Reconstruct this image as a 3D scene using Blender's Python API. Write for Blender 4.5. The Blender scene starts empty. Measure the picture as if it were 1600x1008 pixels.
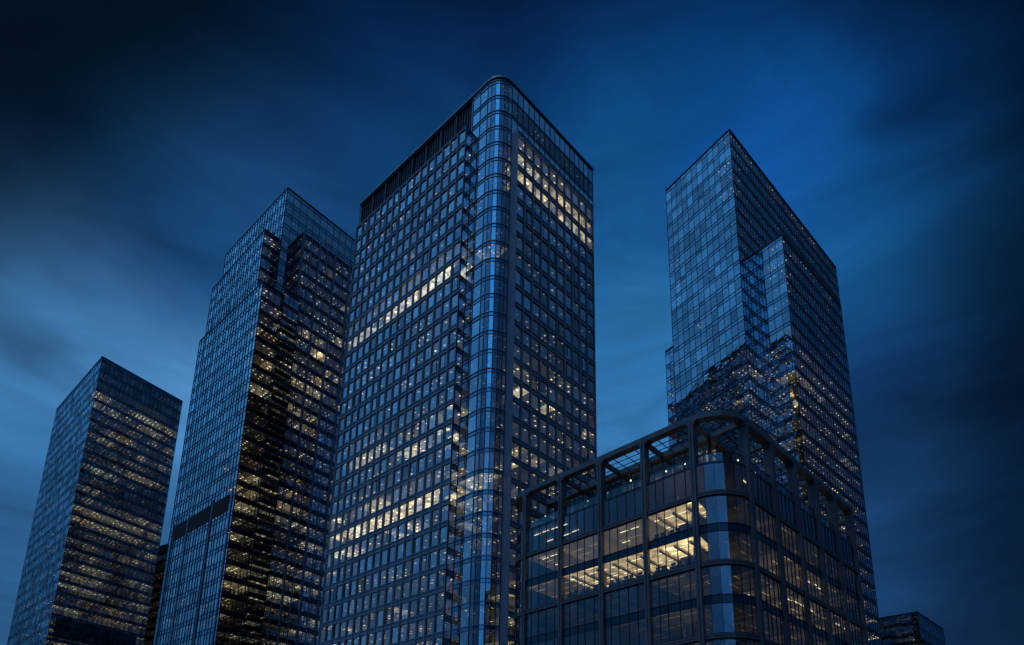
import bpy, math, random
from mathutils import Vector, Matrix
from mathutils.bvhtree import BVHTree

random.seed(11)
S = bpy.context.scene
COL = S.collection
EYE = 1.6                        # camera height; all levels below are metres above the eye
ZG = 0.0
PI = math.pi

# ------------------------------------------------------------------ camera
LENS_F = 1041.64 / 1600.0        # focal length in frame widths
PITCH, ROLL = math.radians(14.143), math.radians(-1.1807)
cp, sp = math.cos(PITCH), math.sin(PITCH)
cr, sr = math.cos(ROLL), math.sin(ROLL)
r0, d0, fw = Vector((1, 0, 0)), Vector((0, sp, -cp)), Vector((0, cp, sp))
RIGHT = cr * r0 + sr * d0
DOWN = -sr * r0 + cr * d0
cam = bpy.data.cameras.new('camera')
camo = bpy.data.objects.new('camera', cam)
COL.objects.link(camo)
M = Matrix.Identity(4)
for i in range(3):
    M[i][0] = RIGHT[i]; M[i][1] = -DOWN[i]; M[i][2] = -fw[i]
M[2][3] = EYE
camo.matrix_world = M
cam.sensor_width = 36.0
cam.sensor_fit = 'HORIZONTAL'
cam.lens = 36.0 * LENS_F
cam.shift_x = 5.8 / 1600.0
cam.shift_y = 519.56 / 1600.0
cam.clip_start = 0.5
cam.clip_end = 20000
S.camera = camo
CAMP = Vector((0, 0, EYE))


def project(p):
    v = p - CAMP
    w = v.dot(fw)
    if w < 1:
        return None
    return (794.2 + 1041.64 * v.dot(RIGHT) / w, 1023.56 + 1041.64 * v.dot(DOWN) / w)


# ------------------------------------------------------------------ materials
def new_mat(name):
    m = bpy.data.materials.new(name)
    m.use_nodes = True
    nt = m.node_tree
    nt.nodes.clear()
    out = nt.nodes.new('ShaderNodeOutputMaterial')
    return m, nt, out


def N(nt, t, **kw):
    n = nt.nodes.new(t)
    for k, v in kw.items():
        if k.startswith('i_'):
            n.inputs[int(k[2:])].default_value = v
        else:
            setattr(n, k, v)
    return n


def L(nt, a, b):
    nt.links.new(a, b)


def mth(nt, op, a, b=None, c=None, clamp=False):
    n = nt.nodes.new('ShaderNodeMath')
    n.operation = op
    n.use_clamp = clamp
    for i, x in enumerate((a, b, c)):
        if x is None:
            continue
        if isinstance(x, (int, float)):
            n.inputs[i].default_value = x
        else:
            nt.links.new(x, n.inputs[i])
    return n.outputs[0]


def solid(name, col, rough=0.5, metal=0.0, var=0.25, scale=0.35, streak=True, spec=0.5):
    m, nt, out = new_mat(name)
    b = N(nt, 'ShaderNodeBsdfPrincipled')
    b.inputs['Roughness'].default_value = rough
    b.inputs['Metallic'].default_value = metal
    b.inputs['Specular IOR Level'].default_value = spec
    tc = N(nt, 'ShaderNodeNewGeometry')
    mp = N(nt, 'ShaderNodeMapping')
    mp.inputs['Scale'].default_value = (scale, scale, scale * (0.12 if streak else 1))
    L(nt, tc.outputs['Position'], mp.inputs[0])
    nz = N(nt, 'ShaderNodeTexNoise')
    nz.inputs['Scale'].default_value = 3.0
    nz.inputs['Detail'].default_value = 6
    L(nt, mp.outputs[0], nz.inputs['Vector'])
    nz2 = N(nt, 'ShaderNodeTexNoise')
    nz2.inputs['Scale'].default_value = 0.45
    L(nt, tc.outputs['Position'], nz2.inputs['Vector'])
    f = mth(nt, 'ADD', mth(nt, 'MULTIPLY', nz.outputs[0], 0.6), mth(nt, 'MULTIPLY', nz2.outputs[0], 0.4))
    mr = N(nt, 'ShaderNodeMapRange')
    L(nt, f, mr.inputs[0])
    mr.inputs[1].default_value = 0.3
    mr.inputs[2].default_value = 0.7
    mr.inputs[3].default_value = 1 - var
    mr.inputs[4].default_value = 1 + var
    vm = N(nt, 'ShaderNodeVectorMath', operation='SCALE')
    vm.inputs[0].default_value = col
    ta = N(nt, 'ShaderNodeAttribute')
    ta.attribute_name = 'tone'
    L(nt, mth(nt, 'MULTIPLY', mr.outputs[0], ta.outputs['Fac']), vm.inputs['Scale'])
    L(nt, vm.outputs[0], b.inputs['Base Color'])
    rr = N(nt, 'ShaderNodeMapRange')
    L(nt, nz.outputs[0], rr.inputs[0])
    rr.inputs[3].default_value = max(0.02, rough - 0.12)
    rr.inputs[4].default_value = min(1, rough + 0.12)
    L(nt, rr.outputs[0], b.inputs['Roughness'])
    L(nt, b.outputs[0], out.inputs[0])
    return m


def glass(name, tint=(0.80, 0.92, 1.0), base=0.2, trans=(0.62, 0.72, 0.76), rough=0.012, wav=0.010, ior=1.65, opaque=None):
    m, nt, out = new_mat(name)
    g = N(nt, 'ShaderNodeBsdfGlossy')
    g.inputs['Color'].default_value = (*tint, 1)
    g.inputs['Roughness'].default_value = rough
    t = N(nt, 'ShaderNodeBsdfDiffuse' if opaque else 'ShaderNodeBsdfTransparent')
    t.inputs[0].default_value = (*(opaque or trans), 1)
    fr = N(nt, 'ShaderNodeFresnel')
    bf = N(nt, 'ShaderNodeNewGeometry')
    L(nt, mth(nt, 'MULTIPLY_ADD', bf.outputs['Backfacing'], 1.0 / ior - ior, ior), fr.inputs[0])
    at = N(nt, 'ShaderNodeAttribute')
    at.attribute_name = 'tone'
    fac = mth(nt, 'MULTIPLY_ADD', fr.outputs[0], 1.0 - base, mth(nt, 'MULTIPLY', at.outputs['Fac'], base), clamp=True)
    # float-glass waviness
    geo = N(nt, 'ShaderNodeNewGeometry')
    nz = N(nt, 'ShaderNodeTexNoise')
    nz.inputs['Scale'].default_value = 0.55
    nz.inputs['Detail'].default_value = 1.5
    L(nt, geo.outputs['Position'], nz.inputs['Vector'])
    bp = N(nt, 'ShaderNodeBump')
    bp.inputs['Strength'].default_value = 1.0
    bp.inputs['Distance'].default_value = wav
    L(nt, nz.outputs[0], bp.inputs['Height'])
    L(nt, bp.outputs[0], g.inputs['Normal'])
    mx = N(nt, 'ShaderNodeMixShader')
    L(nt, fac, mx.inputs[0])
    L(nt, t.outputs[0], mx.inputs[1])
    L(nt, g.outputs[0], mx.inputs[2])
    L(nt, mx.outputs[0], out.inputs[0])
    return m


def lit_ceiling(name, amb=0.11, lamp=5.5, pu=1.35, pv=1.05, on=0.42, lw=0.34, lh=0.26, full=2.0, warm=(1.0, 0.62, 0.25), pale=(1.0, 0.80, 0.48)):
    """office ceiling: lamps and their glow on the tiles both put into emission, per room brightness in 'lit'"""
    m, nt, out = new_mat(name)
    uv = N(nt, 'ShaderNodeUVMap')
    sx = N(nt, 'ShaderNodeSeparateXYZ')
    L(nt, uv.outputs[0], sx.inputs[0])
    at = N(nt, 'ShaderNodeAttribute'); at.attribute_name = 'lit'
    a2 = N(nt, 'ShaderNodeAttribute'); a2.attribute_name = 'tone'
    us = mth(nt, 'DIVIDE', sx.outputs[0], pu)
    vs = mth(nt, 'DIVIDE', sx.outputs[1], pv)
    cv = N(nt, 'ShaderNodeCombineXYZ')
    L(nt, mth(nt, 'FLOOR', us), cv.inputs[0])
    L(nt, mth(nt, 'FLOOR', vs), cv.inputs[1])
    wn = N(nt, 'ShaderNodeTexWhiteNoise')
    L(nt, cv.outputs[0], wn.inputs['Vector'])
    fu = mth(nt, 'FRACT', us)
    fv = mth(nt, 'FRACT', vs)
    inu = mth(nt, 'LESS_THAN', mth(nt, 'ABSOLUTE', mth(nt, 'SUBTRACT', fu, 0.5)), lw / 2)
    inv = mth(nt, 'LESS_THAN', mth(nt, 'ABSOLUTE', mth(nt, 'SUBTRACT', fv, 0.5)), lh / 2)
    onn = mth(nt, 'LESS_THAN', wn.outputs['Value'], on)
    lampm = mth(nt, 'MULTIPLY', mth(nt, 'MULTIPLY', inu, inv), onn)
    e = mth(nt, 'MULTIPLY_ADD', lampm, lamp, amb)  # amb, and full below: room light on the tiles put into emission
    nz = N(nt, 'ShaderNodeTexNoise')
    nz.inputs['Scale'].default_value = 0.8
    nz.inputs['Detail'].default_value = 3
    L(nt, uv.outputs[0], nz.inputs['Vector'])
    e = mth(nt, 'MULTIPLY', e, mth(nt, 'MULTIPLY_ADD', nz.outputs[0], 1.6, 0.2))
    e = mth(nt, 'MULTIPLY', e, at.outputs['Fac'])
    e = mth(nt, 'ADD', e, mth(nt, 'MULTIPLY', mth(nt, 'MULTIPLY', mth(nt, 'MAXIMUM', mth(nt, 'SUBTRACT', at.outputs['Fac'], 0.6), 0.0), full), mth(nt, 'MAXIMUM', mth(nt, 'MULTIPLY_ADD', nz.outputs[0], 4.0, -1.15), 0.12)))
    cm = N(nt, 'ShaderNodeMix'); cm.data_type = 'RGBA'
    L(nt, a2.outputs['Fac'], cm.inputs[0])
    cm.inputs[6].default_value = (*warm, 1)
    cm.inputs[7].default_value = (*pale, 1)
    b = N(nt, 'ShaderNodeBsdfPrincipled')
    b.inputs['Base Color'].default_value = (0.16, 0.15, 0.14, 1)
    b.inputs['Roughness'].default_value = 0.9
    L(nt, cm.outputs[2], b.inputs['Emission Color'])
    L(nt, e, b.inputs['Emission Strength'])
    L(nt, b.outputs[0], out.inputs[0])
    m.cycles.emission_sampling = 'NONE'
    return m


def lit_wall(name, k=0.26):  # room light on back walls and blinds, put into emission in patches
    m, nt, out = new_mat(name)
    uv = N(nt, 'ShaderNodeUVMap')
    at = N(nt, 'ShaderNodeAttribute'); at.attribute_name = 'lit'
    mp = N(nt, 'ShaderNodeMapping')
    mp.inputs['Scale'].default_value = (1.1, 0.35, 1)
    L(nt, uv.outputs[0], mp.inputs[0])
    nz = N(nt, 'ShaderNodeTexNoise')
    nz.inputs['Scale'].default_value = 1.3
    nz.inputs['Detail'].default_value = 4
    L(nt, mp.outputs[0], nz.inputs['Vector'])
    mr = N(nt, 'ShaderNodeMapRange')
    L(nt, nz.outputs[0], mr.inputs[0])
    mr.inputs[1].default_value = 0.42
    mr.inputs[2].default_value = 0.68
    mr.inputs[3].default_value = 0.12
    mr.inputs[4].default_value = 1.6
    e = mth(nt, 'MULTIPLY', mth(nt, 'MULTIPLY', mr.outputs[0], at.outputs['Fac']), k)
    b = N(nt, 'ShaderNodeBsdfPrincipled')
    b.inputs['Base Color'].default_value = (0.12, 0.115, 0.11, 1)
    b.inputs['Roughness'].default_value = 0.9
    b.inputs['Emission Color'].default_value = (1.0, 0.72, 0.38, 1)
    L(nt, e, b.inputs['Emission Strength'])
    L(nt, b.outputs[0], out.inputs[0])
    m.cycles.emission_sampling = 'NONE'
    return m


def emit(name, col, st):
    m, nt, out = new_mat(name)
    e = N(nt, 'ShaderNodeEmission')
    e.inputs[0].default_value = (*col, 1)
    e.inputs[1].default_value = st
    L(nt, e.outputs[0], out.inputs[0])
    m.cycles.emission_sampling = 'NONE'
    return m


MT = {
    'grid': solid('grey_stone_cladding', (0.30, 0.30, 0.35), 0.40, 0.0, 0.22),
    'gridrib': solid('grey_metal_rib', (0.36, 0.36, 0.41), 0.35, 0.25, 0.15),
    'dark': solid('dark_mullion_metal', (0.022, 0.025, 0.032), 0.4, 0.3, 0.3),
    'line': solid('grey_transom_metal', (0.11, 0.115, 0.135), 0.35, 0.4, 0.3),
    'pier': solid('blue_grey_pier_metal', (0.24, 0.26, 0.33), 0.38, 0.3, 0.2),
    'warm': solid('brown_grey_bronze_metal', (0.21, 0.16, 0.155), 0.45, 0.2, 0.38),
    'span': solid('dark_spandrel_glass', (0.012, 0.018, 0.028), 0.07, 0.0, 0.4, 0.2, False, 0.9),
    'span2': solid('blue_spandrel_glass', (0.016, 0.050, 0.080), 0.09, 0.0, 0.4, 0.2, False, 0.8),
    'spanB': glass('mirror_spandrel_glass', tint=(0.62, 0.82, 1.0), base=0.50, opaque=(0.010, 0.016, 0.026)),
    'louv': solid('black_louvre_metal', (0.045, 0.048, 0.058), 0.5, 0.2, 0.4),
    'brown': solid('brown_louvre_metal', (0.15, 0.115, 0.10), 0.7, 0.1, 0.3),
    'plaster': solid('pale_plaster', (0.5, 0.47, 0.42), 0.8, 0, 0.15, 0.5, False),
    'roof': solid('roof_membrane', (0.07, 0.07, 0.075), 0.8, 0, 0.3, 0.3, False),
    'core': solid('core_wall_plaster', (0.06, 0.06, 0.062), 0.85, 0, 0.3, 0.3, False),
    'soffit': solid('soffit_panel', (0.06, 0.056, 0.056), 0.6, 0.1, 0.2, 0.3, False),
    'furn': solid('dark_furniture', (0.03, 0.028, 0.03), 0.5, 0, 0.2, 1.0, False),
    'leaf': solid('shrub_leaves', (0.035, 0.055, 0.025), 0.6, 0, 0.4, 2.0, False),
    'pot': solid('clay_grey_pot', (0.10, 0.09, 0.085), 0.7, 0, 0.2, 2.0, False),
    'ground': solid('asphalt', (0.05, 0.05, 0.052), 0.8, 0, 0.3, 0.5, False),
    'plaza': solid('plaza_paving', (0.20, 0.19, 0.18), 0.7, 0, 0.2, 0.6, False),
    'glassA': glass('coated_office_glass', base=0.36, ior=1.6),
    'glassB': glass('blue_mirror_glass', tint=(0.74, 0.90, 1.0), base=0.60, trans=(0.42, 0.52, 0.60)),
    'glassE': glass('rippled_mirror_glass', tint=(0.72, 0.89, 1.0), base=0.46, trans=(0.40, 0.50, 0.58), wav=0.022),
    'glassD': glass('dark_office_glass', tint=(0.66, 0.85, 1.0), base=0.36, trans=(0.5, 0.58, 0.62)),
    'glassC': glass('clear_office_glass', tint=(0.62, 0.86, 1.0), base=0.18, trans=(0.62, 0.76, 0.84), wav=0.008, ior=1.45),
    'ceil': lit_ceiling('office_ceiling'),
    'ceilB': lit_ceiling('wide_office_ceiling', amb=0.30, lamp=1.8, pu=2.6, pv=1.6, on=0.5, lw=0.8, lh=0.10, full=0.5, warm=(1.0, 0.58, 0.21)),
    'iwall': lit_wall('office_back_wall'),
    'iwallB': lit_wall('wide_office_back_wall', 0.3),
    'strip': emit('ceiling_strip_lamp', (1.0, 0.74, 0.40), 2.2),
    'globe': emit('terrace_globe_lamp', (1.0, 0.80, 0.52), 3.2),
    'screen': emit('monitor_screen', (0.55, 0.7, 1.0), 0.5),
}


# ------------------------------------------------------------------ mesh helpers
class Face:
    """a straight piece of facade seen from outside: s runs along it, d outwards"""
    def __init__(s, p0, p1, inside, key=''):
        s.p0 = Vector((p0[0], p0[1])); s.p1 = Vector((p1[0], p1[1]))
        e = s.p1 - s.p0
        s.len = e.length
        s.u = e / s.len
        n = Vector((-s.u.y, s.u.x))
        if n.dot(Vector((inside[0], inside[1])) - s.p0) > 0:
            n = -n
        s.n = n
        s.key = key
        s.skip = False
        s.inw = -n

    def along(s, v):
        """rooms behind this face run along v, so that they end at the next face of a skewed corner"""
        v = Vector((v[0], v[1]))
        s.inw = v / (-(v.dot(s.n)))
        return s

    def Q(s, a, z, dep):
        q = s.p0 + s.u * min(max(a, 0.12), s.len - 0.12) + s.inw * dep
        return (q.x, q.y, z + EYE)

    def P(s, a, z, d=0.0):
        q = s.p0 + s.u * a + s.n * d
        return (q.x, q.y, z + EYE)


class MB:
    def __init__(s):
        s.v = []; s.f = []; s.m = []; s.lit = []; s.tone = []; s.uv = []

    def quad(s, pts, mat=0, lit=0.0, tone=1.0, uv=None):
        b = len(s.v)
        s.v.extend(pts)
        s.f.append(tuple(range(b, b + len(pts))))
        s.m.append(mat); s.lit.append(lit); s.tone.append(tone)
        s.uv.extend(uv if uv else [(0, 0)] * len(pts))

    def hexa(s, c, mat=0, tone=1.0):
        b = len(s.v)
        s.v.extend(c)
        for q in ((0, 3, 2, 1), (4, 5, 6, 7), (0, 1, 5, 4), (1, 2, 6, 5), (2, 3, 7, 6), (3, 0, 4, 7)):
            s.f.append(tuple(b + i for i in q))
            s.m.append(mat); s.lit.append(0.0); s.tone.append(tone)
            s.uv.extend([(0, 0)] * 4)

    def box(s, F, s0, s1, z0, z1, d0, d1, mat=0, tone=1.0):
        P = F.P
        s.hexa([P(s0, z0, d0), P(s1, z0, d0), P(s1, z0, d1), P(s0, z0, d1),
                P(s0, z1, d0), P(s1, z1, d0), P(s1, z1, d1), P(s0, z1, d1)], mat, tone)

    def bar(s, a, b, w, h, mat=0):
        a = Vector(a); b = Vector(b)
        t = (b - a).normalized()
        side = t.cross(Vector((0, 0, 1)))
        if side.length < 1e-4:
            side = Vector((1, 0, 0))
        side = side.normalized() * w / 2
        up = side.cross(t).normalized() * h / 2
        s.hexa([tuple(p + q) for p in (a, b) for q in (-side - up, side - up, side + up, -side + up)], mat)

    def prism(s, poly, z0, z1, mat=0, cap=True):
        n = len(poly)
        for i in range(n):
            a, b = poly[i], poly[(i + 1) % n]
            s.quad([(a[0], a[1], z0 + EYE), (b[0], b[1], z0 + EYE), (b[0], b[1], z1 + EYE), (a[0], a[1], z1 + EYE)], mat)
        if cap:
            s.quad([(p[0], p[1], z1 + EYE) for p in poly], mat)
            s.quad([(p[0], p[1], z0 + EYE) for p in reversed(poly)], mat)

    def sweep(s, pts, z0, z1, d0, d1, inside, mat=0, closed=False):
        """a beam of rectangular section along a plan line, d0..d1 outwards"""
        n = len(pts)
        pv = [Vector((p[0], p[1])) for p in pts]
        ns = []
        for i in range(n if closed else n - 1):
            e = (pv[(i + 1) % n] - pv[i]).normalized()
            nn = Vector((-e.y, e.x))
            if nn.dot(Vector((inside[0], inside[1])) - pv[i]) > 0:
                nn = -nn
            ns.append(nn)
        mit = []
        for i in range(n):
            a = ns[(i - 1) % n] if (closed or i > 0) else ns[0]
            b = ns[i % n] if (closed or i < n - 1) else ns[-1]
            q = a + b
            mit.append(q * (2 / q.length_squared))
        rg = []
        for i in range(n):
            a = pv[i] + mit[i] * d0; b = pv[i] + mit[i] * d1
            rg.append([(a.x, a.y, z0 + EYE), (b.x, b.y, z0 + EYE), (b.x, b.y, z1 + EYE), (a.x, a.y, z1 + EYE)])
        for i in range(n if closed else n - 1):
            A, B = rg[i], rg[(i + 1) % n]
            for k in range(4):
                s.quad([A[k], B[k], B[(k + 1) % 4], A[(k + 1) % 4]], mat)
        if not closed:
            s.quad(rg[0], mat); s.quad(rg[-1], mat)

    def merge(s, o, mat):
        b = len(s.v)
        s.v.extend(o.v)
        s.f.extend(tuple(i + b for i in f) for f in o.f)
        s.m.extend([mat] * len(o.f)); s.lit.extend(o.lit); s.tone.extend(o.tone); s.uv.extend(o.uv)

    def build(s, name, mats, parent=None):
        me = bpy.data.meshes.new(name)
        me.from_pydata(s.v, [], s.f)
        for k in mats:
            me.materials.append(MT[k])
        me.polygons.foreach_set('material_index', s.m)
        for nm, dat in (('lit', s.lit), ('tone', s.tone)):
            a = me.attributes.new(nm, 'FLOAT', 'FACE')
            a.data.foreach_set('value', dat)
        uvl = me.uv_layers.new(name='UVMap')
        uvl.data.foreach_set('uv', [c for q in s.uv for c in q])
        me.update()
        o = bpy.data.objects.new(name, me)
        COL.objects.link(o)
        o.parent = parent
        return o


def thing(name, label, cat, loc=(0, 0), group=None):
    o = bpy.data.objects.new(name, None)
    COL.objects.link(o)
    o.empty_display_size = 2
    o['label'] = label; o['category'] = cat
    if group:
        o['group'] = group
    return o


def hsh(*a):
    return random.Random(hash(tuple(int(round(x * 97)) for x in a)) & 0xffffffff).random()


def az(deg):
    a = math.radians(deg)
    return Vector((math.sin(a), math.cos(a)))


HULLS = []                       # (poly, z0, z1) for telling which windows can be seen
ALLWIN = []                      # every window of every building


class Building:
    def __init__(s, name, label, cat):
        s.root = thing(name, label, cat)
        s.frame = MB(); s.spand = MB(); s.spandB = MB(); s.ceil = MB(); s.wall = MB()
        s.fm = []; s.win = []
        s.nf = 0

    def hull(s, poly, z0, z1):
        HULLS.append((poly, z0, z1))

    def window(s, F, a, b, z0, z1, gm, tone, d=0.0, framed=False, split=None, tilt=0.014, lit=0):
        w = dict(F=F, a=a, b=b, z0=z0, z1=z1, g=gm, tone=tone, d=d, framed=framed, split=split, lit=lit, B=s,
                 t=[random.uniform(-tilt, tilt) for _ in range(3)])
        s.win.append(w)
        ALLWIN.append(w)

    # one storey-and-bay curtain wall
    def curtain(s, F, z0, z1, fh, bw, sph, lit, g='glassB', top=0.0, mull=(0.07, 0.10), tr=0.10, double=False,
                linemat=1, depth=5.0, spandrel_step=None, tilt=0.014, jit=0.0, interior=True, tones=(0.75, 1.25), mirror=False):
        nb = max(1, round(F.len / bw))
        w = F.len / nb
        xs = [i * w for i in range(nb + 1)]
        if jit:
            for i in range(1, nb):
                xs[i] += random.uniform(-jit, jit) * w
        fr = s.frame
        spd = s.spandB if mirror else s.spand
        for i in range(nb + 1):
            x = min(max(xs[i], mull[0] / 2), F.len - mull[0] / 2)
            fr.box(F, x - mull[0] / 2, x + mull[0] / 2, z0, z1, -0.06, mull[1], 0)
        s.nf += 1
        k = 0
        zt = z1 - top
        if top > 0:
            for i in range(nb):
                spd.quad([F.P(xs[i], zt), F.P(xs[i + 1], zt), F.P(xs[i + 1], z1), F.P(xs[i], z1)], 0)
        while zt - fh >= z0 - 0.01:
            zs = zt - sph
            zb = zt - fh
            fr.box(F, 0, F.len, zt - tr / 2, zt + tr / 2, -0.05, 0.07, linemat)
            fr.box(F, 0, F.len, zs - tr / 2, zs + tr / 2, -0.05, 0.06, linemat)
            if double:
                fr.box(F, 0, F.len, zs - 0.42, zs - 0.42 + tr, -0.05, 0.05, linemat)
            zc = zs + 0.05 - 0.004 * (s.nf % 9)
            for i in range(nb):
                a, b = xs[i], xs[i + 1]
                mid = (a + b) / 2
                j = [random.uniform(-tilt, tilt) for _ in range(3)]
                spd.quad([F.P(a, zs, j[0]), F.P(b, zs, j[1]), F.P(b, zt, j[2]), F.P(a, zt, j[0] + j[2] - j[1])], 0, 0, random.uniform(*tones) if mirror else random.uniform(0.7, 1.3))
                lv = lit(mid, zb, k)
                s.window(F, a, b, zb, zs, g, random.uniform(*tones), tilt=tilt, lit=lv)
                if interior:
                    s.room(F, a, b, zb, zc, lv, depth, k)
            zt -= fh
            k += 1
        # the strip left over at the foot
        if zt > z0 + 0.05:
            spd.quad([F.P(0, z0), F.P(F.len, z0), F.P(F.len, zt), F.P(0, zt)], 0)

    def room(s, F, a, b, zb, zc, lv, depth, k):
        P = F.Q
        off = hsh(F.p0.x, zb) * 40
        tn = hsh(F.p0.y, zb, int(a / 8))
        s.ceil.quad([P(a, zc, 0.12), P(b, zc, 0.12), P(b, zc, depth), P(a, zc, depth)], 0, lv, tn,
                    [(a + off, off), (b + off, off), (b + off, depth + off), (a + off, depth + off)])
        if F.skip and a < depth - 0.3:
            return
        s.wall.quad([P(a, zb - 0.3, depth), P(b, zb - 0.3, depth), P(b, zc, depth), P(a, zc, depth)], 0, lv, 1.0,
                    [(a + off, zb), (b + off, zb), (b + off, zc), (a + off, zc)])

    # punched stone grid
    def grid(s, F, z0, z1, fh, bw, lit, sill0, win_h=3.15, pierw=0.58, g='glassA', depth=5.0, tones=(0.6, 1.6)):
        nb = max(1, round(F.len / bw))
        w = F.len / nb
        fr = s.frame
        s.nf += 1
        k0 = math.ceil((z0 - sill0) / fh)
        k1 = math.floor((z1 - win_h - 0.2 - sill0) / fh)
        # piers
        for i in range(nb + 1):
            x = i * w
            a, b = max(0, x - pierw / 2), min(F.len, x + pierw / 2)
            zz = z0
            while zz < z1 - 0.01:
                ze = min(z1, zz + fh)
                fr.box(F, a, b, zz, ze - 0.025, -0.28, 0.05, 2, random.uniform(0.78, 1.2))
                zz = ze
            fr.box(F, max(0.002, x - 0.08), min(F.len - 0.002, x + 0.08), z0, z1 + 0.02, 0.04, 0.20, 3)
        # beams
        prev = z0
        for k in range(k0, k1 + 2):
            zs = sill0 + k * fh if k <= k1 else z1
            zb = prev
            if zs - zb > 0.05:
                for i in range(nb):
                    fr.box(F, i * w + 0.012, (i + 1) * w - 0.012, zb, zs, -0.28, 0.02, 2, random.uniform(0.75, 1.2))
                fr.box(F, 0, F.len, zs - 0.15, zs - 0.004, 0.01, 0.13, 3)
                fr.box(F, 0, F.len, zb + 0.004, zb + 0.13, 0.01, 0.11, 3)
            prev = zs + win_h
        for k in range(k0, k1 + 1):
            zs = sill0 + k * fh
            for i in range(nb):
                a, b = i * w + pierw / 2, (i + 1) * w - pierw / 2
                lv = lit((a + b) / 2, zs, k)
                sp_ = None
                if hsh(F.p0.x, i, k) < 0.13:
                    sp_ = random.choice((0.22, 0.78, 0.3))
                s.window(F, a, b, zs, zs + win_h, g, random.uniform(*tones), d=-0.12, framed=True, split=sp_,
                         tilt=0.012, lit=lv)
                if random.random() < 0.16:
                    hb = win_h * random.choice((0.18, 0.3, 0.3, 0.45, 0.7))
                    s.wall.quad([F.P(a + 0.1, zs + win_h - hb, -0.32), F.P(b - 0.1, zs + win_h - hb, -0.32),
                                 F.P(b - 0.1, zs + win_h, -0.32), F.P(a + 0.1, zs + win_h, -0.32)], 0, lv * 0.8, 1.0,
                                [(a, k), (a + 0.1, k), (a + 0.1, k + 0.1), (a, k + 0.1)])
                s.room(F, i * w, (i + 1) * w, zs, zs + win_h + 0.06 - 0.004 * (s.nf % 9), lv, depth, k)

    def louvre(s, F, a, b, z0, z1, step=0.5, d=0.0, vert=True, name='louvre_band', mat='louv'):
        mb = MB()
        mb.quad([F.P(a, z0, d - 0.25), F.P(b, z0, d - 0.25), F.P(b, z1, d - 0.25), F.P(a, z1, d - 0.25)], 0)
        if vert:
            n = max(1, int((b - a) / step))
            for i in range(n):
                x = a + (i + 0.5) * (b - a) / n
                mb.box(F, x - step * 0.16, x + step * 0.16, z0, z1, d - 0.22, d + random.uniform(0.0, 0.05), 0)
        else:
            n = max(1, int((z1 - z0) / step))
            for i in range(n):
                z = z0 + (i + 0.5) * (z1 - z0) / n
                mb.box(F, a, b, z - step * 0.18, z + step * 0.18, d - 0.22, d, 0)
        return mb.build(name, [mat], s.root)

    def finish(s, frame_mats=('dark', 'line', 'grid', 'gridrib'), fname='facade_frame', sp='span', ceil='ceil', wall='iwall'):
        s.frame.merge(s.spand, 4)
        s.frame.merge(s.spandB, 5)
        s.frame.build(fname, list(frame_mats) + [sp, 'spanB'], s.root)
        if s.ceil.f:
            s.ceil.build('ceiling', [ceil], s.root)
        if s.wall.f:
            s.wall.build('inner_wall', [wall], s.root)


def pane_pts(w):
    F = w['F']; a, b, z0, z1, d, t = w['a'], w['b'], w['z0'], w['z1'], w['d'], w['t']
    return [F.P(a, z0, d + t[0]), F.P(b, z0, d + t[1]), F.P(b, z1, d + t[2]), F.P(a, z1, d + t[0] + t[2] - t[1])]


def add_window_frame(mb, w, mat=0):
    F = w['F']; a, b, z0, z1, d = w['a'], w['b'], w['z0'], w['z1'], w['d']
    t = 0.06
    mb.box(F, a, a + t, z0, z1, d - 0.04, d + 0.07, mat)
    mb.box(F, b - t, b, z0, z1, d - 0.04, d + 0.07, mat)
    mb.box(F, a + t, b - t, z0, z0 + t, d - 0.04, d + 0.06, mat)
    mb.box(F, a + t, b - t, z1 - t, z1, d - 0.04, d + 0.06, mat)
    if w['split']:
        x = a + (b - a) * w['split']
        mb.box(F, x - 0.05, x + 0.05, z0 + t, z1 - t, d - 0.04, d + 0.08, mat)


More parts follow.
